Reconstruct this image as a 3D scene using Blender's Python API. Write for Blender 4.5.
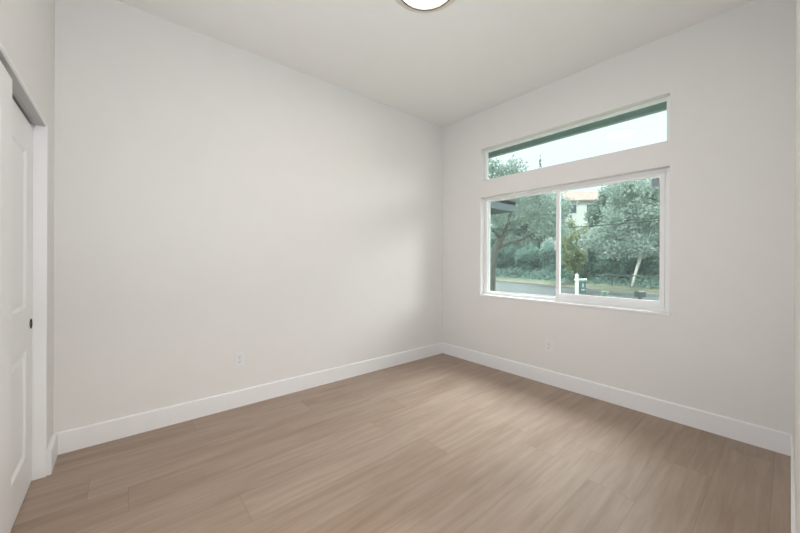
import bpy, bmesh, math, random
import numpy as np
from mathutils import Vector, Matrix

for o in list(bpy.data.objects):
    bpy.data.objects.remove(o, do_unlink=True)
scene = bpy.context.scene
col = scene.collection

# ------------------------------------------------------------------ camera
cam_d = bpy.data.cameras.new('camera')
cam = bpy.data.objects.new('camera', cam_d); col.objects.link(cam)
cam_d.sensor_width = 36.0
cam_d.lens = 328.84 / 800 * 36.0
cam_d.shift_y = -(266.5 - 259.67) / 800
cam_d.clip_start = 0.005
cam_d.clip_end = 500
yaw, roll = -0.8705, 0.0042
fw = Vector((math.sin(yaw), math.cos(yaw), -0.0004)).normalized()
r0 = Vector((math.cos(yaw), -math.sin(yaw), 0)); u0 = r0.cross(fw)
rr = r0 * math.cos(roll) + u0 * math.sin(roll)
uu = -r0 * math.sin(roll) + u0 * math.cos(roll)
M = Matrix((rr, uu, -fw)).transposed().to_4x4()
M.translation = Vector((3.025, -3.309, 1.257))
cam.matrix_world = M
scene.camera = cam

# ------------------------------------------------------------------ light and exposure
scene.view_settings.view_transform = 'Standard'
scene.view_settings.look = 'None'
scene.view_settings.exposure = 0.0
scene.view_settings.gamma = 1.0
scene.view_settings.use_curve_mapping = False

SKY = 1.45          # overcast sky radiance
CLOUD_N = 36.0       # bright cloud bank high in the north
SUN = 3.0            # sun from the south, behind the house
CLOUD_E = 14.0       # hazy sun glow low in the east-north-east
LAMP = 37.0         # ceiling lamp diffuser
HALL_FILL = 44.0         # fill light added in the unseen hallway (W)

world = bpy.data.worlds.new('sky'); scene.world = world
world.use_nodes = True
wn, wl = world.node_tree.nodes, world.node_tree.links
wn.clear()
w_out = wn.new('ShaderNodeOutputWorld'); w_bg = wn.new('ShaderNodeBackground')
w_tc = wn.new('ShaderNodeTexCoord')
w_map = wn.new('ShaderNodeMapping'); w_map.inputs['Scale'].default_value = (1.2, 1.2, 3.5)
w_no = wn.new('ShaderNodeTexNoise'); w_no.inputs['Scale'].default_value = 2.2
w_no.inputs['Detail'].default_value = 5
w_rp = wn.new('ShaderNodeValToRGB')
w_rp.color_ramp.elements[0].position = 0.35; w_rp.color_ramp.elements[0].color = (0.97, 0.96, 1.0, 1)
w_rp.color_ramp.elements[1].position = 0.65; w_rp.color_ramp.elements[1].color = (1.0, 0.98, 0.98, 1)
wl.new(w_tc.outputs['Generated'], w_map.inputs['Vector'])
wl.new(w_map.outputs['Vector'], w_no.inputs['Vector'])
wl.new(w_no.outputs['Fac'], w_rp.inputs['Fac'])
def glow(az, el, r_in, r_out, strength, prev, tint):
    a, e = math.radians(az), math.radians(el)
    d = wn.new('ShaderNodeVectorMath'); d.operation = 'DOT_PRODUCT'
    nrm = wn.new('ShaderNodeVectorMath'); nrm.operation = 'NORMALIZE'
    wl.new(w_tc.outputs['Generated'], nrm.inputs[0])
    wl.new(nrm.outputs['Vector'], d.inputs[0])
    d.inputs[1].default_value = (math.sin(a) * math.cos(e), math.cos(a) * math.cos(e), math.sin(e))
    mr = wn.new('ShaderNodeMapRange'); mr.interpolation_type = 'SMOOTHSTEP'
    mr.inputs['From Min'].default_value = math.cos(math.radians(r_out)); mr.inputs['From Max'].default_value = math.cos(math.radians(r_in))
    mr.inputs['To Min'].default_value = 0.0; mr.inputs['To Max'].default_value = strength
    wl.new(d.outputs['Value'], mr.inputs['Value'])
    sc = wn.new('ShaderNodeVectorMath'); sc.operation = 'SCALE'; sc.inputs[0].default_value = tint
    wl.new(mr.outputs['Result'], sc.inputs['Scale'])
    ad = wn.new('ShaderNodeVectorMath'); ad.operation = 'ADD'
    wl.new(prev, ad.inputs[0]); wl.new(sc.outputs[0], ad.inputs[1])
    return ad.outputs[0]
w_sc = wn.new('ShaderNodeVectorMath'); w_sc.operation = 'SCALE'; w_sc.inputs['Scale'].default_value = SKY
wl.new(w_rp.outputs['Color'], w_sc.inputs[0])
w_c = glow(8, 54, 6, 24, CLOUD_N, w_sc.outputs[0], (1.0, 0.88, 0.90))
w_c = glow(54, 14, 2, 15, CLOUD_E, w_c, (1.0, 0.83, 0.83))
wl.new(w_c, w_bg.inputs['Color'])
w_bg.inputs['Strength'].default_value = 1.0
wl.new(w_bg.outputs['Background'], w_out.inputs['Surface'])

sun_d = bpy.data.lights.new('sun', 'SUN'); sun_d.energy = SUN
sun_d.angle = math.radians(1.5); sun_d.color = (1.0, 0.95, 0.87)
sun = bpy.data.objects.new('sun', sun_d); col.objects.link(sun)
sun.rotation_euler = Vector((0.10, 0.80, -0.60)).to_track_quat('-Z', 'Y').to_euler()
sun.location = (0, -20, 20)

hall_d = bpy.data.lights.new('hall_fill_light', 'AREA'); hall_d.shape = 'DISK'; hall_d.size = 0.45
hall_d.energy = HALL_FILL; hall_d.color = (1.0, 0.97, 0.92)
hall = bpy.data.objects.new('hall_fill_light', hall_d); col.objects.link(hall)
hall.location = (3.95, -3.15, 2.40)

DOORWAY_FILL = 44.0      # fill panel added in the doorway to lift ceiling and far walls (W)
dw_d = bpy.data.lights.new('doorway_fill_light', 'AREA'); dw_d.shape = 'RECTANGLE'; dw_d.size = 0.78; dw_d.size_y = 1.0
dw_d.energy = DOORWAY_FILL; dw_d.color = (0.845, 0.905, 0.995)
dw = bpy.data.objects.new('doorway_fill_light', dw_d); col.objects.link(dw)
dw.location = (3.12, -3.17, 0.95)
dw.rotation_euler = Vector((-0.34, 0.66, 0.62)).to_track_quat('-Z', 'Y').to_euler()

# ------------------------------------------------------------------ materials
def new_mat(name):
    m = bpy.data.materials.new(name); m.use_nodes = True
    m.node_tree.nodes.clear()
    n = m.node_tree.nodes; l = m.node_tree.links
    out = n.new('ShaderNodeOutputMaterial')
    return m, n, l, out

def paint(name, rgb, rough=0.6, bump=0.0, scale=300, var=0.0, metallic=0.0, vscale=6.0, spec=0.5):
    m, n, l, out = new_mat(name)
    b = n.new('ShaderNodeBsdfPrincipled')
    b.inputs['Roughness'].default_value = rough
    b.inputs['Metallic'].default_value = metallic
    b.inputs['Specular IOR Level'].default_value = spec
    tc = n.new('ShaderNodeTexCoord')
    no = n.new('ShaderNodeTexNoise'); no.inputs['Scale'].default_value = vscale; no.inputs['Detail'].default_value = 4
    l.new(tc.outputs['Object'], no.inputs['Vector'])
    rp = n.new('ShaderNodeValToRGB')
    lo = [max(0, c * (1 - var)) for c in rgb]; hi = [min(1, c * (1 + var)) for c in rgb]
    rp.color_ramp.elements[0].position = 0.3; rp.color_ramp.elements[0].color = (*lo, 1)
    rp.color_ramp.elements[1].position = 0.7; rp.color_ramp.elements[1].color = (*hi, 1)
    l.new(no.outputs['Fac'], rp.inputs['Fac']); l.new(rp.outputs['Color'], b.inputs['Base Color'])
    if bump > 0:
        nb = n.new('ShaderNodeTexNoise'); nb.inputs['Scale'].default_value = scale; nb.inputs['Detail'].default_value = 3
        bp = n.new('ShaderNodeBump'); bp.inputs['Strength'].default_value = bump; bp.inputs['Distance'].default_value = 0.002
        l.new(tc.outputs['Object'], nb.inputs['Vector']); l.new(nb.outputs['Fac'], bp.inputs['Height'])
        l.new(bp.outputs['Normal'], b.inputs['Normal'])
    l.new(b.outputs['BSDF'], out.inputs['Surface'])
    return m

def emit_mat(name, rgb, strength):
    m, n, l, out = new_mat(name)
    e = n.new('ShaderNodeEmission'); e.inputs['Color'].default_value = (*rgb, 1); e.inputs['Strength'].default_value = strength
    l.new(e.outputs['Emission'], out.inputs['Surface'])
    return m

def glass_mat():
    m, n, l, out = new_mat('window_glass')
    t = n.new('ShaderNodeBsdfTransparent'); t.inputs['Color'].default_value = (0.85, 0.945, 0.94, 1)
    g = n.new('ShaderNodeBsdfGlossy'); g.inputs['Roughness'].default_value = 0.0
    g.inputs['Color'].default_value = (0.8, 0.95, 0.93, 1)
    # Schlick reflectance, the same from either side of the sheet
    lw = n.new('ShaderNodeLayerWeight'); lw.inputs['Blend'].default_value = 0.5
    pw = n.new('ShaderNodeMath'); pw.operation = 'POWER'; pw.inputs[1].default_value = 5.0
    l.new(lw.outputs['Facing'], pw.inputs[0])
    f = n.new('ShaderNodeMath'); f.operation = 'MULTIPLY_ADD'; f.inputs[1].default_value = 0.92; f.inputs[2].default_value = 0.08
    l.new(pw.outputs[0], f.inputs[0])
    mx = n.new('ShaderNodeMixShader')
    l.new(f.outputs[0], mx.inputs['Fac']); l.new(t.outputs['BSDF'], mx.inputs[1]); l.new(g.outputs['BSDF'], mx.inputs[2])
    l.new(mx.outputs['Shader'], out.inputs['Surface'])
    return m

def floor_mat():
    m, n, l, out = new_mat('oak_plank')
    tc = n.new('ShaderNodeTexCoord')
    # planks run along y: swap axes so the brick rows run along y
    sep = n.new('ShaderNodeSeparateXYZ'); l.new(tc.outputs['Object'], sep.inputs[0])
    cmb = n.new('ShaderNodeCombineXYZ')
    dv = n.new('ShaderNodeMath'); dv.operation = 'DIVIDE'; dv.inputs[1].default_value = 0.228
    l.new(sep.outputs['X'], dv.inputs[0])
    fl = n.new('ShaderNodeMath'); fl.operation = 'FLOOR'; l.new(dv.outputs[0], fl.inputs[0])
    wnz = n.new('ShaderNodeTexWhiteNoise'); wnz.noise_dimensions = '1D'; l.new(fl.outputs[0], wnz.inputs['W'])
    yo = n.new('ShaderNodeMath'); yo.operation = 'MULTIPLY_ADD'; yo.inputs[1].default_value = 1.83
    l.new(wnz.outputs['Value'], yo.inputs[0]); l.new(sep.outputs['Y'], yo.inputs[2])
    l.new(yo.outputs[0], cmb.inputs['X']); l.new(sep.outputs['X'], cmb.inputs['Y'])
    br = n.new('ShaderNodeTexBrick')
    br.inputs['Scale'].default_value = 1.0
    br.inputs['Brick Width'].default_value = 1.83; br.inputs['Row Height'].default_value = 0.228
    br.inputs['Mortar Size'].default_value = 0.0011; br.inputs['Mortar Smooth'].default_value = 0.4
    br.offset = 0.0; br.offset_frequency = 2; br.squash = 1.0
    br.inputs['Color1'].default_value = (0, 0, 0, 1); br.inputs['Color2'].default_value = (1, 1, 1, 1)
    br.inputs['Mortar'].default_value = (0.5, 0.5, 0.5, 1); br.inputs['Bias'].default_value = 0.0
    l.new(cmb.outputs[0], br.inputs['Vector'])
    # per plank shift of the grain
    sc = n.new('ShaderNodeVectorMath'); sc.operation = 'SCALE'; sc.inputs['Scale'].default_value = 7.0
    l.new(br.outputs['Color'], sc.inputs[0])
    ad = n.new('ShaderNodeVectorMath'); ad.operation = 'ADD'
    l.new(cmb.outputs[0], ad.inputs[0]); l.new(sc.outputs[0], ad.inputs[1])
    mp = n.new('ShaderNodeMapping'); mp.inputs['Scale'].default_value = (1.3, 17.0, 1.0)
    l.new(ad.outputs[0], mp.inputs['Vector'])
    g1 = n.new('ShaderNodeTexNoise'); g1.inputs['Scale'].default_value = 1.6; g1.inputs['Detail'].default_value = 6
    g1.inputs['Roughness'].default_value = 0.55; g1.inputs['Distortion'].default_value = 0.5
    l.new(mp.outputs[0], g1.inputs['Vector'])
    mp2 = n.new('ShaderNodeMapping'); mp2.inputs['Scale'].default_value = (5.0, 120.0, 1.0)
    l.new(ad.outputs[0], mp2.inputs['Vector'])
    g2 = n.new('ShaderNodeTexNoise'); g2.inputs['Scale'].default_value = 1.5; g2.inputs['Detail'].default_value = 3
    l.new(mp2.outputs[0], g2.inputs['Vector'])
    mp3 = n.new('ShaderNodeMapping'); mp3.inputs['Scale'].default_value = (1.2, 3.6, 1.0)
    l.new(ad.outputs[0], mp3.inputs['Vector'])
    g3 = n.new('ShaderNodeTexNoise'); g3.inputs['Scale'].default_value = 1.5; g3.inputs['Detail'].default_value = 3
    l.new(mp3.outputs[0], g3.inputs['Vector'])
    def madd(a, k, b):
        q = n.new('ShaderNodeMath'); q.operation = 'MULTIPLY_ADD'; q.inputs[1].default_value = k
        l.new(a, q.inputs[0])
        if isinstance(b, float): q.inputs[2].default_value = b
        else: l.new(b, q.inputs[2])
        return q.outputs[0]
    v = madd(g1.outputs['Fac'], 0.75, -0.16)
    v = madd(g3.outputs['Fac'], 0.45, v)
    v = madd(g2.outputs['Fac'], 0.16, v)
    bw = n.new('ShaderNodeRGBToBW'); l.new(br.outputs['Color'], bw.inputs[0])
    v = madd(bw.outputs[0], 0.16, v)
    rp = n.new('ShaderNodeValToRGB')
    e = rp.color_ramp.elements
    e[0].position = 0.28; e[0].color = (0.265, 0.190, 0.139, 1)
    e[1].position = 0.82; e[1].color = (0.425, 0.330, 0.264, 1)
    k = e.new(0.52); k.color = (0.342, 0.253, 0.192, 1)
    l.new(v, rp.inputs['Fac'])
    mx = n.new('ShaderNodeMix'); mx.data_type = 'RGBA'
    l.new(br.outputs['Fac'], mx.inputs['Factor'])
    l.new(rp.outputs['Color'], mx.inputs[6]); mx.inputs[7].default_value = (0.225, 0.165, 0.125, 1)
    b = n.new('ShaderNodeBsdfPrincipled')
    l.new(mx.outputs[2], b.inputs['Base Color'])
    b.inputs['Roughness'].default_value = 0.42
    b.inputs['Specular IOR Level'].default_value = 0.4
    bp = n.new('ShaderNodeBump'); bp.inputs['Strength'].default_value = 0.12; bp.inputs['Distance'].default_value = 0.0015
    l.new(g2.outputs['Fac'], bp.inputs['Height']); l.new(bp.outputs['Normal'], b.inputs['Normal'])
    l.new(b.outputs['BSDF'], out.inputs['Surface'])
    return m

def leaf_mat(name, rgb, var=0.35, trans=0.3):
    m, n, l, out = new_mat(name)
    tc = n.new('ShaderNodeTexCoord')
    no = n.new('ShaderNodeTexNoise'); no.inputs['Scale'].default_value = 1.7; no.inputs['Detail'].default_value = 6
    no.inputs['Roughness'].default_value = 0.75
    l.new(tc.outputs['Object'], no.inputs['Vector'])
    rp = n.new('ShaderNodeValToRGB')
    rp.color_ramp.elements[0].position = 0.32; rp.color_ramp.elements[0].color = (*[c * (1 - var) for c in rgb], 1)
    rp.color_ramp.elements[1].position = 0.68; rp.color_ramp.elements[1].color = (*[min(1, c * (1 + var)) for c in rgb], 1)
    l.new(no.outputs['Fac'], rp.inputs['Fac'])
    d = n.new('ShaderNodeBsdfDiffuse'); t = n.new('ShaderNodeBsdfTranslucent'); mx = n.new('ShaderNodeMixShader')
    mx.inputs['Fac'].default_value = trans
    l.new(rp.outputs['Color'], d.inputs['Color']); l.new(rp.outputs['Color'], t.inputs['Color'])
    l.new(d.outputs[0], mx.inputs[1]); l.new(t.outputs[0], mx.inputs[2])
    l.new(mx.outputs[0], out.inputs['Surface'])
    return m

MT = dict(
    wall=paint('wall_paint', (0.825, 0.812, 0.79), 0.75, 0.05, 260, 0.006),
    ceil=paint('ceiling_paint', (0.87, 0.852, 0.825), 0.8, 0.05, 200, 0.006),
    trim=paint('white_trim_paint', (0.90, 0.90, 0.90), 0.38, 0.0, var=0.004),
    door=paint('white_door_paint', (0.90, 0.90, 0.905), 0.42, 0.0, var=0.004),
    vinyl=paint('white_vinyl', (0.90, 0.90, 0.90), 0.35, 0.0, var=0.004),
    plate=paint('white_plastic', (0.83, 0.835, 0.83), 0.3, 0.0, var=0.003),
    slot=paint('dark_slot', (0.05, 0.05, 0.05), 0.6),
    screw=paint('screw_metal', (0.6, 0.6, 0.58), 0.35, metallic=0.8),
    steel=paint('dark_nickel', (0.16, 0.145, 0.13), 0.4, metallic=0.6),
    bronze=paint('bronze_pull', (0.05, 0.045, 0.04), 0.4, metallic=0.7),
    track=paint('grey_track', (0.50, 0.49, 0.48), 0.45, metallic=0.5),
    closet=paint('closet_shade_tone', (0.35, 0.335, 0.315), 0.85),  # closet shade put into the colour, darker than the room's wall paint
    ring=paint('lamp_base', (0.72, 0.66, 0.58), 0.5),
    glow=emit_mat('lamp_diffuser', (1.0, 0.87, 0.77), LAMP),
    glass=glass_mat(),
    floor=floor_mat(),
    sticker=paint('grey_sticker', (0.33, 0.36, 0.42), 0.6),
    eave=paint('grey_green_eave', (0.17, 0.225, 0.22), 0.7, var=0.05),
    siding=paint('stucco', (0.55, 0.52, 0.48), 0.9, 0.2, 80, 0.05),
    road=paint('asphalt', (0.105, 0.120, 0.120), 0.9, 0.2, 60, 0.10, vscale=0.8),
    curb=paint('concrete', (0.27, 0.26, 0.235), 0.9, 0.2, 40, 0.12),
    yard=paint('lawn', (0.20, 0.24, 0.13), 0.95, 0.3, 40, 0.25, vscale=1.2),
    verge=paint('dry_verge', (0.16, 0.175, 0.115), 0.95, 0.3, 40, 0.30, vscale=0.9),
    hill=paint('hill_ground', (0.12, 0.17, 0.14), 0.95, 0.3, 20, 0.35, vscale=0.5),
    bark=paint('dark_bark', (0.10, 0.095, 0.085), 0.9, 0.5, 20, 0.3),
    pale_bark=paint('pale_bark', (0.72, 0.69, 0.63), 0.9, 0.3, 20, 0.15),
    oak_leaf=leaf_mat('oak_leaf', (0.32, 0.40, 0.36), 0.38),
    olive_leaf=leaf_mat('grey_green_leaf', (0.44, 0.52, 0.47), 0.32),
    yellow_leaf=leaf_mat('yellow_green_leaf', (0.36, 0.41, 0.27), 0.45),
    dark_leaf=leaf_mat('dark_hedge_leaf', (0.27, 0.385, 0.345), 0.35),
    mid_leaf=leaf_mat('mid_green_leaf', (0.32, 0.40, 0.35), 0.38),
    cyp_leaf=leaf_mat('cypress_leaf', (0.08, 0.12, 0.08), 0.4),
    flower=leaf_mat('yellow_flower', (0.68, 0.62, 0.26), 0.3),
    white_post=paint('white_post_paint', (0.85, 0.86, 0.87), 0.5),
    sign=paint('dark_teal_sign', (0.06, 0.13, 0.15), 0.5),
    sign_mark=paint('pale_sign_print', (0.62, 0.68, 0.68), 0.5),
    box=paint('dark_mailbox', (0.05, 0.075, 0.075), 0.5),
    white_house=paint('white_stucco', (0.86, 0.84, 0.80), 0.9, var=0.03),
    tile=paint('clay_tile', (0.33, 0.255, 0.215), 0.85, 0.4, 6, 0.2),
    wing=paint('blue_grey_boards', (0.10, 0.125, 0.15), 0.8, var=0.05),
    grey_roof=paint('grey_shingle', (0.26, 0.29, 0.33), 0.9, var=0.15),
    dark_pane=paint('dark_window_pane', (0.10, 0.14, 0.14), 0.2),
    cable=paint('black_cable', (0.03, 0.035, 0.035), 0.6),
    rail=paint('dark_rail', (0.10, 0.125, 0.12), 0.7),
)

# ------------------------------------------------------------------ helpers
def add_box(bm, x0, x1, y0, y1, z0, z1):
    vs = [bm.verts.new((x, y, z)) for z in (z0, z1) for y in (y0, y1) for x in (x0, x1)]
    for f in ((0, 2, 3, 1), (4, 5, 7, 6), (0, 1, 5, 4), (2, 6, 7, 3), (0, 4, 6, 2), (1, 3, 7, 5)):
        bm.faces.new([vs[i] for i in f])

def add_tube(bm, pts, rad, seg=8, caps=True):
    pts = [Vector(p) for p in pts]
    if isinstance(rad, (int, float)): rad = [rad] * len(pts)
    rings = []
    ref = Vector((0.31, 0.2, 0.93)).normalized()
    for i, p in enumerate(pts):
        t = (pts[min(i + 1, len(pts) - 1)] - pts[max(i - 1, 0)]).normalized()
        a = t.cross(ref)
        if a.length < 0.05: a = t.cross(Vector((1, 0, 0)))
        a.normalize(); b = t.cross(a)
        rings.append([bm.verts.new(p + rad[i] * (a * math.cos(2 * math.pi * k / seg) + b * math.sin(2 * math.pi * k / seg))) for k in range(seg)])
    for r1, r2 in zip(rings, rings[1:]):
        for k in range(seg):
            bm.faces.new((r1[k], r1[(k + 1) % seg], r2[(k + 1) % seg], r2[k]))
    if caps:
        bm.faces.new(rings[0][::-1]); bm.faces.new(rings[-1])

def add_lathe(bm, prof, seg=64, cap_start=True, cap_end=True):
    """prof: list of (r, z) around the z axis"""
    rings = []
    for r, z in prof:
        rings.append([bm.verts.new((r * math.cos(2 * math.pi * k / seg), r * math.sin(2 * math.pi * k / seg), z)) for k in range(seg)])
    for r1, r2 in zip(rings, rings[1:]):
        for k in range(seg):
            bm.faces.new((r1[k], r1[(k + 1) % seg], r2[(k + 1) % seg], r2[k]))
    if cap_start: bm.faces.new(rings[0][::-1])
    if cap_end: bm.faces.new(rings[-1])

def add_prism(bm, prof, axis, a0, a1):
    """extrude a 2D profile along an axis: 'x' -> prof is (y,z); 'y' -> (x,z); 'z' -> (x,y)"""
    def P(q, a):
        return {'x': (a, q[0], q[1]), 'y': (q[0], a, q[1]), 'z': (q[0], q[1], a)}[axis]
    A = [bm.verts.new(P(q, a0)) for q in prof]; B = [bm.verts.new(P(q, a1)) for q in prof]
    n = len(prof)
    bm.faces.new(A); bm.faces.new(B[::-1])
    for i in range(n):
        bm.faces.new((A[i], B[i], B[(i + 1) % n], A[(i + 1) % n]))

def obj(name, bm, mat, parent=None, smooth=False, bevel=0.0, loc=None):
    bmesh.ops.recalc_face_normals(bm, faces=bm.faces)
    me = bpy.data.meshes.new(name); bm.to_mesh(me); bm.free()
    me.materials.append(mat)
    if smooth:
        for p in me.polygons: p.use_smooth = True
    o = bpy.data.objects.new(name, me); col.objects.link(o)
    if bevel > 0:
        md = o.modifiers.new('bevel', 'BEVEL'); md.width = bevel; md.segments = 2; md.limit_method = 'ANGLE'
    if parent is not None: o.parent = parent
    if loc is not None: o.location = loc
    return o

def boxes(name, lst, mat, parent=None, bevel=0.0, loc=None):
    bm = bmesh.new()
    for b in lst: add_box(bm, *b)
    return obj(name, bm, mat, parent, bevel=bevel, loc=loc)

def empty(name, loc=(0, 0, 0), rotz=0.0):
    o = bpy.data.objects.new(name, None); col.objects.link(o)
    o.empty_display_size = 0.1
    o.location = loc; o.rotation_euler = (0, 0, rotz)
    return o

def tag(o, label, cat, group=None, kind=None):
    o['label'] = label; o['category'] = cat
    if group: o['group'] = group
    if kind: o['kind'] = kind
    return o

def struct(o, label, cat):
    return tag(o, label, cat, kind='structure')

# ------------------------------------------------------------------ room shell
W, S, H = 3.043, -3.645, 3.05      # room: x 0..W, y S..0, z 0..H
T = 0.15                            # wall thickness
WX0, WX1 = 0.609, 2.4085            # window opening
Z0, Z1, Z2, Z3 = 0.835, 2.011, 2.212, 2.591
CX0, CX1, CH = 0.262, 1.80, 2.022   # closet opening
DY0, DY1, DH = -3.60, -2.75, 2.04   # doorway in the east wall

struct(boxes('floor', [(-T, W + 1.6, S - 0.85, T, -0.12, 0.0)], MT['floor']),
       'greige oak plank floor running toward the window wall', 'floor')
struct(boxes('ceiling', [(-T, W + T, S - T, T, H, H + 0.15)], MT['ceil']),
       'flat off-white painted ceiling of the room', 'ceiling')
struct(boxes('wall_west', [(-T, 0, S - 0.85, T, 0, H)], MT['wall']),
       'long blank off-white wall on the left, with one outlet', 'wall')
struct(boxes('wall_north', [(0, WX0, 0, T, 0, H), (WX1, W, 0, T, 0, H), (WX0, WX1, 0, T, 0, Z0),
                            (WX0, WX1, 0, T, Z1, Z2), (WX0, WX1, 0, T, Z3, H)], MT['wall']),
       'off-white wall on the right holding the slider and transom windows', 'wall')
struct(boxes('wall_south', [(0, CX0, S - 0.11, S, 0, H), (CX1, W, S - 0.11, S, 0, H), (CX0, CX1, S - 0.11, S, CH, H)], MT['wall']),
       'closet wall at the far left edge, above and beside the sliding doors', 'wall')
struct(boxes('wall_east', [(W, W + 0.12, DY1, T, 0, H), (W, W + 0.12, S - 0.11, DY0, 0, H), (W, W + 0.12, DY0, DY1, DH, H)], MT['wall']),
       'off-white wall sliver at the far right edge of the view', 'wall')
# hallway beyond the doorway and closet behind its doors
struct(boxes('hall_wall', [(W + 1.45, W + 1.6, S - 0.85, 0, 0, 2.6), (W + 0.12, W + 1.6, -1.9, -1.78, 0, 2.6),
                           (W + 0.12, W + 1.6, S - 0.85, S - 0.73, 0, 2.6)], MT['wall']),
       'hallway walls outside the doorway', 'wall')
struct(boxes('hall_ceiling', [(W + 0.12, W + 1.6, S - 0.85, -1.78, 2.6, 2.7)], MT['ceil']), 'hallway ceiling outside the doorway', 'ceiling')
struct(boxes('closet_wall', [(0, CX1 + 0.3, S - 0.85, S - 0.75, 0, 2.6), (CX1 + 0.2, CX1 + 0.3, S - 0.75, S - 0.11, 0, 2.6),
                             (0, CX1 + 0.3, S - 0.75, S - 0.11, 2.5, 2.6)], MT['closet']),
       'inner walls of the closet behind the sliding doors, coloured dark for shade', 'wall')

# baseboards: square-edged boards with a small eased top
def base_prof(d, t=0.016, h=0.14):
    return [(0, 0), (d * t, 0), (d * t, h - 0.006), (d * (t - 0.005), h), (0, h)]
bm = bmesh.new(); add_prism(bm, base_prof(1), 'y', S, 0)
struct(obj('baseboard_west', bm, MT['trim']), 'tall white baseboard along the left wall', 'baseboard')
bm = bmesh.new(); add_prism(bm, base_prof(-1), 'x', 0.016, W - 0.012)
struct(obj('baseboard_north', bm, MT['trim']), 'tall white baseboard under the windows', 'baseboard')
bm = bmesh.new(); add_prism(bm, [(S + q[0], q[1]) for q in base_prof(1, 0.022)], 'x', 0.016, CX0)
add_prism(bm, [(S + q[0], q[1]) for q in base_prof(1, 0.022)], 'x', CX1 + 0.0, W)
struct(obj('baseboard_south', bm, MT['trim']), 'short white baseboard piece beside the closet opening', 'baseboard')
bm = bmesh.new(); add_prism(bm, [(W + q[0], q[1]) for q in base_prof(-1, 0.012)], 'y', DY1, -0.0)
struct(obj('baseboard_east', bm, MT['trim']), 'white baseboard sliver at the far right edge', 'baseboard')

# closet opening: jamb boards, header track
struct(boxes('trim_1', [(CX0 - 0.0, CX0 + 0.012, S - 0.11, S + 0.003, 0, CH), (CX1 - 0.012, CX1, S - 0.11, S + 0.003, 0, CH),
                        (CX0 + 0.012, CX1 - 0.012, S - 0.080, S + 0.003, CH - 0.010, CH)], MT['trim'], bevel=0.0015),
       'white jamb boards lining the closet opening', 'trim')
struct(boxes('trim_2', [(CX0 + 0.012, CX1 - 0.012, S - 0.078, S - 0.006, CH - 0.014, CH - 0.010),
                        (CX0 + 0.012, CX1 - 0.012, S - 0.0475, S - 0.0435, CH - 0.024, CH - 0.014)], MT['track']),
       'grey metal sliding door track under the closet header', 'track')

# sliding closet doors, moulded two-panel
def closet_door(name, x0, x1, yf, label, pull_x):
    th, z0, z1 = 0.032, 0.008, 1.986
    st = 0.165
    rects = [(x0 + st, x1 - st, 0.21, 0.77), (x0 + st, x1 - st, 0.995, z1 - 0.165)]
    bm = bmesh.new()
    # slab in stiles and rails with recessed fields
    add_box(bm, x0, x0 + st, yf - th, yf, z0, z1); add_box(bm, x1 - st, x1, yf - th, yf, z0, z1)
    zs = [z0, 0.21, 0.77, 0.995, z1 - 0.165, z1]
    for a, b in ((0, 1), (2, 3), (4, 5)):
        add_box(bm, x0 + st, x1 - st, yf - th, yf, zs[a], zs[b])
    root = obj(name, bm, MT['door'])
    struct(root, label, 'door')
    for (a, b, c, d) in rects:
        bm = bmesh.new()
        # bevelled recess ring and raised field
        ins = [(0, 0.0), (0.014, -0.010), (0.026, -0.010), (0.050, -0.003)]
        prev = None
        for off, dep in ins:
            ring = [bm.verts.new(v) for v in ((a + off, yf + dep, c + off), (b - off, yf + dep, c + off), (b - off, yf + dep, d - off), (a + off, yf + dep, d - off))]
            if prev:
                for i in range(4): bm.faces.new((prev[i], prev[(i + 1) % 4], ring[(i + 1) % 4], ring[i]))
            prev = ring
        bm.faces.new(prev)
        back = [bm.verts.new(v) for v in ((a, yf - th + 0.004, c), (b, yf - th + 0.004, c), (b, yf - th + 0.004, d), (a, yf - th + 0.004, d))]
        bm.faces.new(back)
        obj('panel', bm, MT['door'], root)
    if pull_x is not None:
        bm = bmesh.new()
        add_lathe(bm, [(0.027, 0), (0.027, 0.003), (0.021, 0.003), (0.019, -0.006)], 24)
        bmesh.ops.rotate(bm, verts=bm.verts, matrix=Matrix.Rotation(-math.pi / 2, 3, 'X'))
        p = obj('finger_pull', bm, MT['bronze'], root, smooth=False, loc=(pull_x, yf, 0.894))
        p['label'] = 'dark round finger pull'
    return root
closet_door('door_1', 0.276, 1.05, S - 0.052, 'white sliding closet door with dark finger pull, beside the jamb', 0.325)
closet_door('door_2', 0.97, 1.785, S - 0.012, 'white sliding closet door overlapping in front, at the left frame edge', None)

# ------------------------------------------------------------------ windows
YF = 0.075                                   # interior face of the vinyl frames
def frame_ring(x0, x1, z0, z1, w, y0, y1, wt=None, wb=None):
    wt = w if wt is None else wt; wb = w if wb is None else wb
    return [(x0, x0 + w, y0, y1, z0, z1), (x1 - w, x1, y0, y1, z0, z1),
            (x0 + w, x1 - w, y0, y1, z1 - wt, z1), (x0 + w, x1 - w, y0, y1, z0, z0 + wb)]
XM = 1.514                                   # meeting stile centre
w1 = boxes('window_1', frame_ring(WX0, WX1, Z0, Z1, 0.043, YF, 0.120, wt=0.036, wb=0.036), MT['vinyl'], bevel=0.003)
struct(w1, 'large white vinyl slider window in two panes', 'window')
ya, yb = YF + 0.012, YF + 0.036
boxes('sash', frame_ring(XM - 0.030, WX1 - 0.043, Z0 + 0.036, Z1 - 0.040, 0.034, YF - 0.006, YF + 0.014, wb=0.052, wt=0.020)
      , MT['vinyl'], w1, bevel=0.002)
boxes('fixed_stop', frame_ring(WX0 + 0.043, XM - 0.004, Z0 + 0.036, Z1 - 0.040, 0.010, YF + 0.030, YF + 0.050), MT['vinyl'], w1)
boxes('pane', [(XM, WX1 - 0.072, YF + 0.006, YF + 0.012, Z0 + 0.08, Z1 - 0.055)], MT['glass'], w1)
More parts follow.
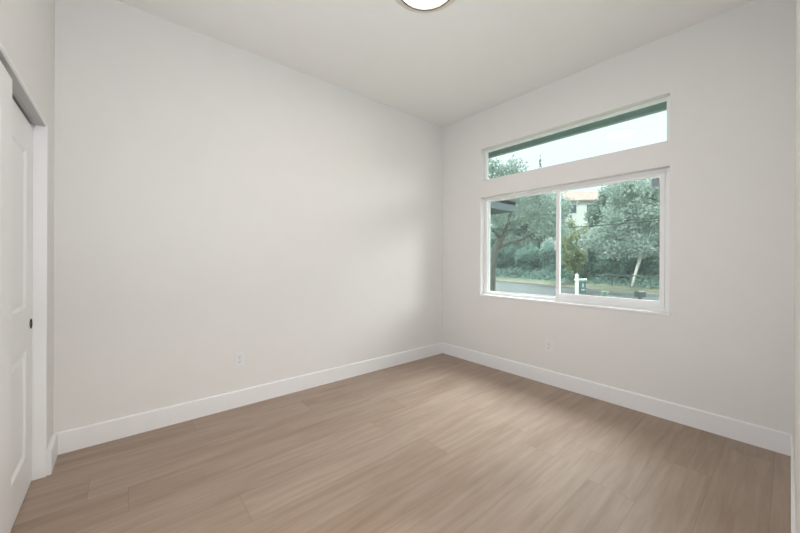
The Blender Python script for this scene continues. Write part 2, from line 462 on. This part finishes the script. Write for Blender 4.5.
boxes('pane', [(WX0 + 0.048, XM - 0.01, YF + 0.036, YF + 0.042, Z0 + 0.040, Z1 - 0.044)], MT['glass'], w1)
lt = boxes('latch', [(XM - 0.041, XM - 0.026, YF - 0.016, YF + 0.004, 1.36, 1.46)], MT['vinyl'], w1, bevel=0.004)
bm = bmesh.new(); add_box(bm, WX1 - 0.135, WX1 - 0.082, YF + 0.0045, YF + 0.0058, Z1 - 0.135, Z1 - 0.068)
sk = obj('sticker', bm, MT['sticker'], w1); sk['label'] = 'small grey sticker in the upper corner of the glass'
w2 = boxes('window_2', frame_ring(WX0, WX1, Z2, Z3, 0.036, YF, 0.105, wt=0.024, wb=0.022), MT['vinyl'], bevel=0.003)
struct(w2, 'low wide white transom window above the slider', 'window')
boxes('pane', [(WX0 + 0.034, WX1 - 0.034, YF + 0.018, YF + 0.024, Z2 + 0.020, Z3 - 0.022)], MT['glass'], w2)
struct(boxes('trim_3', [(WX0 - 0.0, WX1 + 0.012, -0.010, YF + 0.002, Z0 - 0.012, Z0 + 0.006)], MT['trim'], bevel=0.003),
       'thin white sill board under the slider window', 'trim')

# ------------------------------------------------------------------ outlets
def outlet(name, loc, rotz, label):
    root = empty(name, loc, rotz)
    tag(root, label, 'outlet', 'wall outlets')
    # local: plate in the xz plane, front towards -y
    bm = bmesh.new()
    add_prism(bm, [(-0.037, -0.060), (0.037, -0.060), (0.037, 0.060), (-0.037, 0.060)], 'y', -0.0045, 0.0)
    obj('cover_plate', bm, MT['plate'], root, bevel=0.002)
    for s in (-1, 1):
        bm = bmesh.new()
        pr = [(0.0165 * math.cos(a) , s * 0.0205 + max(-0.0125, min(0.0125, 0.0165 * math.sin(a)))) for a in [2 * math.pi * k / 24 for k in range(24)]]
        add_prism(bm, pr, 'y', -0.0065, -0.004)
        f = obj('socket', bm, MT['plate'], root)
        boxes('slot', [(-0.0075, -0.0050, -0.0070, -0.0060, s * 0.0205 - 0.001, s * 0.0205 + 0.008),
                       (0.0050, 0.0075, -0.0070, -0.0060, s * 0.0205 - 0.001, s * 0.0205 + 0.007),
                       (-0.0025, 0.0025, -0.0070, -0.0060, s * 0.0205 - 0.009, s * 0.0205 - 0.004)], MT['slot'], f)
    bm = bmesh.new(); add_lathe(bm, [(0.003, 0.0), (0.003, 0.0012), (0.0018, 0.0018)], 12)
    bmesh.ops.rotate(bm, verts=bm.verts, matrix=Matrix.Rotation(math.pi / 2, 3, 'X'))
    obj('screw', bm, MT['screw'], root, loc=(0, -0.0045, 0))
    return root
outlet('wall_outlet', (0.0, -2.546, 0.400), math.pi / 2, 'white duplex outlet on the long blank left wall')
outlet('wall_outlet', (1.452, 0.0, 0.386), 0.0, 'white duplex outlet on the wall under the window')

# ------------------------------------------------------------------ ceiling lamp
lamp = empty('ceiling_lamp', (1.495, -1.803, H))
tag(lamp, 'round flush ceiling lamp with glowing white diffuser and dark rim', 'lamp')
bm = bmesh.new(); add_lathe(bm, [(0.245, 0.0), (0.245, -0.005), (0.225, -0.013), (0.186, -0.016)], 72)
obj('base_ring', bm, MT['ring'], lamp, smooth=False)
bm = bmesh.new(); add_lathe(bm, [(0.190, -0.012), (0.190, -0.030), (0.187, -0.034), (0.175, -0.034), (0.172, -0.028), (0.172, -0.012)], 72, False, False)
obj('rim', bm, MT['steel'], lamp)
bm = bmesh.new(); add_lathe(bm, [(0.1725, -0.022), (0.160, -0.025), (0.13, -0.028), (0.09, -0.030), (0.04, -0.031), (0.008, -0.031)], 72)
obj('diffuser', bm, MT['glow'], lamp, smooth=True)

# ------------------------------------------------------------------ outside: the house's own eave and the ground
struct(boxes('eave', [(-3.0, 6.0, T, 0.78, 2.80, 2.86), (-3.0, 6.0, 0.74, 0.80, 2.745, 2.92)], MT['eave']),
       'dark grey-green roof eave seen through the transom', 'eave')
struct(boxes('roof', [(-3.0, 6.0, S - 1.6, 0.80, 3.25, 3.32)], MT['grey_roof']), 'flat roof over the house', 'roof')
struct(boxes('eave', [(-7.0, -2.0, 0.80, 5.2, 2.80, 2.90), (-2.06, -2.0, 0.80, 5.2, 2.62, 2.96), (-7.0, -2.06, 5.14, 5.2, 2.62, 2.96)], MT['wing']),
       'blue-grey eave of the house wing at the upper left of the slider', 'eave')
struct(boxes('wing_wall', [(-3.2, -3.0, T, 4.6, -0.95, 2.80), (-7.0, -3.2, 4.4, 4.6, -0.95, 2.80)], MT['siding']), 'stucco wall of the house wing, hidden left of the window', 'wall')
struct(boxes('foundation', [(-3.0, 6.0, T - 0.05, T, -0.95, -0.02), (-3.0, -T, T - 0.05, T, -0.02, 2.8), (W + T, 6.0, T - 0.05, T, -0.02, 2.8)], MT['siding']),
       'outer stucco wall of the house', 'wall')

NX, NY, C0 = 0.264, 0.9645, 20.48           # road: s = n.p - C0, far kerb at s = 0
def rs(s, t):                               # road frame (s across, t along towards the right) to world xy
    return (NX * (s + C0) + NY * t, NY * (s + C0) - NX * t)
def hill_z(s):
    if s < 0.15: return -0.95
    if s < 3.0: return -0.83 + 0.06 * s
    return -0.65 + 0.235 * (s - 3.0)
def strip(name, s0, s1, t0, t1, zfun, mat, n=1, thick=None):
    bm = bmesh.new(); prev = None
    for i in range(n + 1):
        s = s0 + (s1 - s0) * i / n
        row = []
        for j in range(2):
            x, y = rs(s, (t0, t1)[j]); row.append(bm.verts.new((x, y, zfun(s))))
        if prev: bm.faces.new((prev[0], prev[1], row[1], row[0]))
        prev = row
    if thick:
        r = bmesh.ops.extrude_face_region(bm, geom=list(bm.faces))
        bmesh.ops.translate(bm, verts=[v for v in r['geom'] if isinstance(v, bmesh.types.BMVert)], vec=(0, 0, -thick))
    return obj(name, bm, mat)
struct(strip('front_yard', -20.0, -9.0, -60, 40, lambda s: -0.93, MT['yard'], thick=0.3), 'green front lawn between house and street', 'lawn')
struct(strip('road', -9.0, 0.0, -60, 40, lambda s: -0.95, MT['road'], thick=0.3), 'grey asphalt street beyond the front yard', 'road')
struct(strip('kerb', 0.0, 0.35, -60, 40, lambda s: -0.80, MT['curb'], thick=0.4), 'pale concrete kerb on the far side of the street', 'kerb')
struct(strip('verge', 0.35, 3.2, -60, 40, lambda s: hill_z(s) + 0.02, MT['verge'], n=4, thick=0.3), 'dry grass verge behind the far kerb', 'verge')
struct(strip('hillside', 3.2, 75, -90, 60, hill_z, MT['hill'], n=12, thick=0.6), 'dark green hillside rising behind the street', 'hillside')

# ------------------------------------------------------------------ vegetation
def foliage_mesh(name, blobs, count, size, seed, mat, squash=1.0):
    rng = np.random.default_rng(seed)
    vol = np.array([b[3] * b[4] * b[5] for b in blobs]) ** 0.7
    which = rng.choice(len(blobs), size=count, p=vol / vol.sum())
    B = np.array(blobs)[which]
    d = rng.normal(size=(count, 3)); d /= np.linalg.norm(d, axis=1)[:, None]
    r = rng.uniform(0, 1, count) ** 0.45
    # break the surface of each clump up
    r *= 0.82 + 0.25 * np.sin(d[:, 0] * 5 + B[:, 0] * 3) * np.sin(d[:, 2] * 6 + B[:, 1] * 2) + 0.1 * rng.normal(size=count)
    P = B[:, :3] + d * r[:, None] * B[:, 3:6]
    a = rng.normal(size=(count, 3)); a /= np.linalg.norm(a, axis=1)[:, None]
    b = np.cross(a, rng.normal(size=(count, 3))); b /= np.linalg.norm(b, axis=1)[:, None]
    L = size * rng.uniform(0.6, 1.3, count)[:, None]
    V = np.empty((count, 4, 3))
    V[:, 0] = P - a * L; V[:, 1] = P + b * L * 0.45 * squash; V[:, 2] = P + a * L; V[:, 3] = P - b * L * 0.45 * squash
    me = bpy.data.meshes.new(name)
    me.from_pydata(V.reshape(-1, 3).tolist(), [], np.arange(count * 4).reshape(-1, 4).tolist())
    me.materials.append(mat)
    return me

def plant(name, loc, label, cat, group, trunk, trunk_mat, blobs, count, size, seed, leaf, rotz=0.0):
    """trunk: list of (points, radii) in the plant's own frame, z = 0 at the ground"""
    root = empty(name, loc, rotz)
    tag(root, label, cat, group)
    for i, (pts, rad) in enumerate(trunk):
        bm = bmesh.new(); add_tube(bm, pts, rad, 8)
        obj('trunk' if i == 0 else 'branch', bm, trunk_mat, root, smooth=True)
    f = bpy.data.objects.new('foliage', foliage_mesh('foliage', blobs, count, size, seed, leaf)); col.objects.link(f)
    f.parent = root
    return root

def crown(rx, ry, z0, z1, n, seed, k=0.5):
    """random clumps filling an ellipsoidal crown"""
    rnd = random.Random(seed); out = []
    zc, rz = (z0 + z1) / 2, (z1 - z0) / 2
    for i in range(n):
        while True:
            p = Vector((rnd.uniform(-1, 1), rnd.uniform(-1, 1), rnd.uniform(-1, 1)))
            if p.length < 1: break
        q = rnd.uniform(0.7, 1.15) * k
        out.append((p.x * rx * (1 - k * 0.6), p.y * ry * (1 - k * 0.6), zc + p.z * rz * (1 - k * 0.6), rx * q, ry * q, rz * q * 0.8))
    return out

G0 = -0.93
# the dark oak in the yard, its trunk at the left edge of the slider
plant('oak_tree', (-5.72, 9.50, G0), 'dark oak with leaning forked trunk at the left edge of the window', 'tree', None,
      [([(0, 0, -0.1), (0.0, 0.02, 0.8), (0.02, 0.03, 1.9), (0.10, 0.12, 2.6), (0.32, 0.35, 3.2), (0.5, 0.6, 3.9), (0.6, 0.7, 4.8)], [0.21, 0.17, 0.15, 0.14, 0.115, 0.08, 0.04]),
       ([(0.12, 0.14, 2.65), (0.5, 0.55, 2.95), (0.9, 0.95, 3.1), (1.3, 1.3, 3.4)], [0.085, 0.07, 0.05, 0.025]),
       ([(0.3, 0.33, 3.15), (-0.2, -0.1, 3.8), (-0.6, -0.5, 4.6)], [0.08, 0.06, 0.03])],
      MT['bark'],
      [(0.6, 0.7, 5.0, 1.0, 1.0, 0.8), (-0.6, -0.5, 4.8, 1.0, 1.0, 0.8), (1.2, 1.4, 4.3, 0.9, 0.9, 0.7), (0.0, 0.3, 5.6, 0.9, 0.9, 0.55),
       (1.7, 1.5, 3.7, 0.7, 0.7, 0.6), (0.2, 0.0, 4.1, 0.8, 0.8, 0.5), (-1.3, -1.0, 4.5, 0.8, 0.8, 0.7), (-0.3, -0.2, 3.4, 0.6, 0.6, 0.4),
       (0.6, 0.7, 6.2, 0.8, 0.8, 0.65), (0.0, 0.0, 6.35, 0.7, 0.7, 0.6), (1.25, 1.4, 5.7, 0.7, 0.7, 0.6), (-0.7, -0.6, 6.1, 0.8, 0.8, 0.7),
       (2.0, 1.9, 4.6, 0.8, 0.8, 0.8), (2.2, 2.0, 3.5, 0.6, 0.6, 0.5)],
      9500, 0.075, 11, MT['oak_leaf'])
# grey-green tree with the pale trunk on the right
plant('pale_trunk_tree', (-4.32, 25.25, -0.67), 'grey-green tree with pale leaning trunk behind the street, right side of window', 'tree', None,
      [([(-0.12, -0.1, -0.1), (0.0, 0.02, 0.7), (0.16, 0.22, 1.5), (0.3, 0.35, 2.2), (0.1, 0.2, 3.6), (0.1, 0.1, 5.2)], [0.105, 0.085, 0.11, 0.13, 0.08, 0.04]),
       ([(0.28, 0.33, 2.1), (0.5, 0.55, 3.0), (0.9, 1.0, 4.4)], [0.10, 0.07, 0.03]),
       ([(0.28, 0.33, 2.1), (-0.1, 0.0, 3.0), (-0.8, -0.7, 4.4)], [0.09, 0.06, 0.03])],
      MT['pale_bark'], crown(3.3, 2.8, 1.9, 8.8, 26, 5, 0.40) + [(1.3, 1.4, 2.6, 1.2, 1.1, 0.9), (-1.3, -1.1, 2.7, 1.2, 1.1, 0.9), (0.3, -0.6, 2.85, 1.1, 1.0, 0.9), (0.4, 0.3, 2.9, 1.0, 1.0, 0.9), (2.2, 2.2, 3.2, 1.1, 1.1, 1.0), (-2.3, -1.9, 3.4, 1.1, 1.1, 1.0)], 19000, 0.13, 12, MT['olive_leaf'])
plant('yellow_green_tree', (-9.0, 26.6, -0.6), 'yellow-green bushy tree just right of the window mullion', 'tree', None,
      [([(0, 0, -0.1), (0.1, 0, 1.5), (0.0, 0.1, 3.5)], [0.16, 0.12, 0.06])],
      MT['bark'], crown(1.45, 1.4, 0.2, 6.2, 18, 9, 0.45), 7500, 0.12, 13, MT['yellow_leaf'])

# clipped-looking dark hedge shrubs along the far verge
hedge_lab = ['dark hedge shrub at the far right end of the hedge', 'dark hedge shrub behind the pale tree trunk', 'dark hedge shrub between the sign post and the pale trunk',
             'dark hedge shrub right above the white sign post', 'dark hedge shrub behind the window mullion', 'dark hedge shrub in the right half of the left pane',
             'dark hedge shrub in the middle of the left pane', 'dark hedge shrub just right of the oak trunk', 'dark hedge shrub at the left end, behind the oak trunk']
hm = [foliage_mesh('hedge_foliage', crown(1.9, 1.8, -0.2, 4.4 - 0.4 * q, 22, 20 + q, 0.42), 8500, 0.11, 30 + q, MT['dark_leaf']) for q in range(3)]
for i, t in enumerate([-9.9 - 2.65 * k for k in range(9)]):
    s = 6.0 + 0.4 * math.sin(i * 2.3)
    x, y = rs(s, t)
    root = empty('hedge_shrub', (x, y, hill_z(s) - 0.1), 0.7 * i)
    tag(root, hedge_lab[i], 'shrub', 'hedge shrubs behind the street')
    f = bpy.data.objects.new('foliage', hm[i % 3]); col.objects.link(f); f.parent = root

# ivy and low growth covering the foot of the bank: nobody could count its leaves
rngv = np.random.default_rng(99)
n_ = 26000
sv = rngv.uniform(2.6, 15.0, n_); tv = rngv.uniform(-42, -4, n_)
zv = np.where(sv < 3.0, -0.83 + 0.06 * sv, -0.65 + 0.235 * (sv - 3.0)) + rngv.uniform(0.0, 0.35, n_) * np.clip((sv - 2.4) / 2, 0.1, 1)
P_ = np.stack([NX * (sv + C0) + NY * tv, NY * (sv + C0) - NX * tv, zv], 1)
a_ = rngv.normal(size=(n_, 3)); a_ /= np.linalg.norm(a_, axis=1)[:, None]
b_ = np.cross(a_, rngv.normal(size=(n_, 3))); b_ /= np.linalg.norm(b_, axis=1)[:, None]
L_ = 0.20 * rngv.uniform(0.6, 1.3, n_)[:, None]
V_ = np.stack([P_ - a_ * L_, P_ + b_ * L_ * 0.5, P_ + a_ * L_, P_ - b_ * L_ * 0.5], 1)
me = bpy.data.meshes.new('ground_cover'); me.from_pydata(V_.reshape(-1, 3).tolist(), [], np.arange(n_ * 4).reshape(-1, 4).tolist())
me.materials.append(MT['dark_leaf'])
gc = bpy.data.objects.new('ground_cover', me); col.objects.link(gc)
tag(gc, 'dark leafy ground cover over the bank behind the verge', 'plants', kind='stuff')

# trees on the hillside
ht = [('green hillside tree just left of the window mullion', -17.9, 37.3, 1.31, 0, 1.25), ('green hillside tree just right of the white house', -9.2, 36.5, 1.54, 1, 1.06),
      ('tall hillside tree behind the pale trunk tree, at the right window edge', -5.4, 37.6, 1.98, 0, 1.1), ('low hillside tree below the white house', -11.9, 34.8, 0.98, 2, 0.54),
      ('broad green hillside tree in the middle of the left pane', -19.2, 35.0, 0.68, 1, 1.2), ('grey-green hillside tree behind the oak crown, far left', -23.2, 34.9, 0.35, 2, 0.85)]
tm = []
for q in range(3):
    leaf = [MT['mid_leaf'], MT['mid_leaf'], MT['olive_leaf']][q]
    bm = bmesh.new(); add_tube(bm, [(0, 0, -0.2), (0.1, 0.05, 1.5), (0.0, 0.1, 3.0), (0.1, 0.0, 5.0)], [0.24, 0.19, 0.14, 0.06], 8)
    me = bpy.data.meshes.new('trunk'); bm.to_mesh(me); bm.free(); me.materials.append(MT['bark'])
    tm.append((me, foliage_mesh('tree_foliage', crown(3.1, 3.1, 0.4, 8.0 - 0.4 * q, 26, 50 + q, 0.40), 15000, 0.15, 60 + q, leaf)))
for i, (lab, x, y, z, q, sc) in enumerate(ht):
    root = empty('hillside_tree', (x, y, z), 1.1 * i); root.scale = (sc, sc, sc)
    tag(root, lab, 'tree', 'trees on the hillside')
    for nm, me in zip(('trunk', 'foliage'), tm[q]):
        c = bpy.data.objects.new(nm, me); col.objects.link(c); c.parent = root
cb = [(0, 0, 0.5 + 0.78 * k, 0.95 * (1 - (k / 20.0) ** 1.5) + 0.08, 0.95 * (1 - (k / 20.0) ** 1.5) + 0.08, 0.6) for k in range(20)]
plant('cypress_tree', (-25.4, 52.9, 4.2), 'slim dark cypress tip showing in the transom', 'tree', None,
      [([(0, 0, -0.2), (0, 0, 11.0)], [0.16, 0.04])], MT['bark'], cb, 3000, 0.14, 77, MT['cyp_leaf'])

# low plants close under the window
plant('flowering_shrub', (-3.05, 5.95, G0), 'pale yellow flowering shrub at the bottom of the right pane', 'shrub', None,
      [([(0, 0, 0), (0.02, 0, 0.6)], [0.02, 0.012])], MT['bark'],
      [(0, 0, 0.85, 0.32, 0.32, 0.35), (0.35, 0.3, 0.85, 0.3, 0.3, 0.36), (-0.25, -0.2, 0.8, 0.28, 0.28, 0.38)], 1300, 0.045, 81, MT['flower'])
plant('leafy_shrub', (-0.05, 6.3, G0), 'small dark leafy shrub at the lower right corner of the window', 'shrub', None,
      [([(0, 0, 0), (0.02, 0, 0.7)], [0.02, 0.012])], MT['bark'],
      [(0, 0, 1.0, 0.25, 0.25, 0.45), (0.12, 0.1, 0.8, 0.25, 0.25, 0.4)], 500, 0.06, 82, MT['oak_leaf'])

# ------------------------------------------------------------------ street furniture
sg = empty('sign_post', (-1.99, 9.36, G0), math.atan2(NY, NX))
tag(sg, 'white post with hanging dark sign in the front yard', 'sign')
boxes('post', [(-0.045, 0.045, -0.045, 0.045, 0, 1.66)], MT['white_post'], sg, bevel=0.006)
boxes('arm', [(-0.12, 0.52, -0.03, 0.03, 1.45, 1.515)], MT['white_post'], sg, bevel=0.005)
bm = bmesh.new(); add_lathe(bm, [(0.058, 1.66), (0.058, 1.675), (0.03, 1.69), (0.004, 1.70)], 4)
obj('cap', bm, MT['white_post'], sg)
pn = boxes('sign_panel', [(0.15, 0.48, -0.012, 0.012, 0.98, 1.40)], MT['sign'], sg)
boxes('print', [(0.275, 0.355, -0.0135, -0.0122, 1.20, 1.33), (0.21, 0.42, -0.0135, -0.0122, 1.08, 1.12)], MT['sign_mark'], pn)
for x in (0.2, 0.43):
    bm = bmesh.new(); add_tube(bm, [(x, 0, 1.39), (x, 0, 1.46)], 0.006, 6)
    obj('hook', bm, MT['steel'], sg)

mb = empty('mailbox', (-0.80, 12.32, G0 - 0.05), math.atan2(NY, NX))
tag(mb, 'dark mailbox on a post by the street, lower right of window', 'mailbox')
boxes('post', [(-0.045, 0.045, -0.045, 0.045, 0, 0.86)], MT['box'], mb)
bm = bmesh.new()
pr = [(-0.11, 0.80), (0.11, 0.80)] + [(0.11 * math.cos(a), 0.99 + 0.045 * math.sin(a)) for a in [math.pi * k / 10 for k in range(11)]]
add_prism(bm, pr, 'x', -0.19, 0.19)
obj('box', bm, MT['box'], mb)

# guard rail low behind the verge
gr = empty('rail_fence', (0, 0, 0)); tag(gr, 'low dark rail fence in front of the hedge at right', 'fence')
a = rs(1.9, -13.2); b = rs(1.9, -8.0)
dx, dy = b[0] - a[0], b[1] - a[1]
bm = bmesh.new(); add_tube(bm, [(a[0], a[1], 0.18), (b[0], b[1], 0.18)], 0.035, 6); obj('rail', bm, MT['rail'], gr)
for k in range(5):
    f = k / 4
    bm = bmesh.new(); add_tube(bm, [(a[0] + dx * f, a[1] + dy * f, -0.75), (a[0] + dx * f, a[1] + dy * f, 0.20)], 0.03, 6); obj('post', bm, MT['rail'], gr)

# overhead cable
bm = bmesh.new()
pa, pb = Vector((-16.0, 17.4, 4.0)), Vector((8.5, 14.5, 3.7))
pts = []
for k in range(25):
    f = k / 24; p = pa.lerp(pb, f); p.z -= 4 * f * (1 - f) * 0.75; pts.append(p)
add_tube(bm, pts, 0.022, 6)
tag(obj('overhead_cable', bm, MT['cable']), 'thin dark overhead cable crossing the upper right pane', 'cable')

# ------------------------------------------------------------------ houses on the hill
def gable_house(name, loc, rotz, lx, ly, h, rise, wm, rm, label, wins):
    root = empty(name, loc, rotz); tag(root, label, 'house')
    bm = bmesh.new()
    add_prism(bm, [(-ly / 2, -2.5), (ly / 2, -2.5), (ly / 2, h), (0, h + rise * 0.94), (-ly / 2, h)], 'x', -lx / 2, lx / 2)
    obj('wall', bm, wm, root)
    bm = bmesh.new(); e = 0.5
    k = rise / (ly / 2)
    add_prism(bm, [(-ly / 2 - e, h - k * e), (0, h + rise), (ly / 2 + e, h - k * e), (ly / 2 + e, h - k * e + 0.22), (0, h + rise + 0.24), (-ly / 2 - e, h - k * e + 0.22)], 'x', -lx / 2 - e, lx / 2 + e)
    obj('roof', bm, rm, root)
    for (x, z, w_, h_) in wins:
        fr = boxes('window', [(x - w_ / 2 - 0.08, x + w_ / 2 + 0.08, -ly / 2 - 0.05, -ly / 2 + 0.02, z - 0.08, z + h_ + 0.08)], MT['white_post'], root)
        boxes('pane', [(x - w_ / 2, x + w_ / 2, -ly / 2 - 0.07, -ly / 2 - 0.048, z, z + h_)], MT['dark_pane'], fr)
    return root
gable_house('hill_house', (-18.4, 51.0, 6.3), math.radians(40), 5.4, 5.4, 3.9, 1.5, MT['white_house'], MT['tile'],
            'bright white house with clay tile roof among the hill trees', [(0.9, 2.0, 1.1, 1.2), (-1.6, 2.0, 1.0, 1.2)])
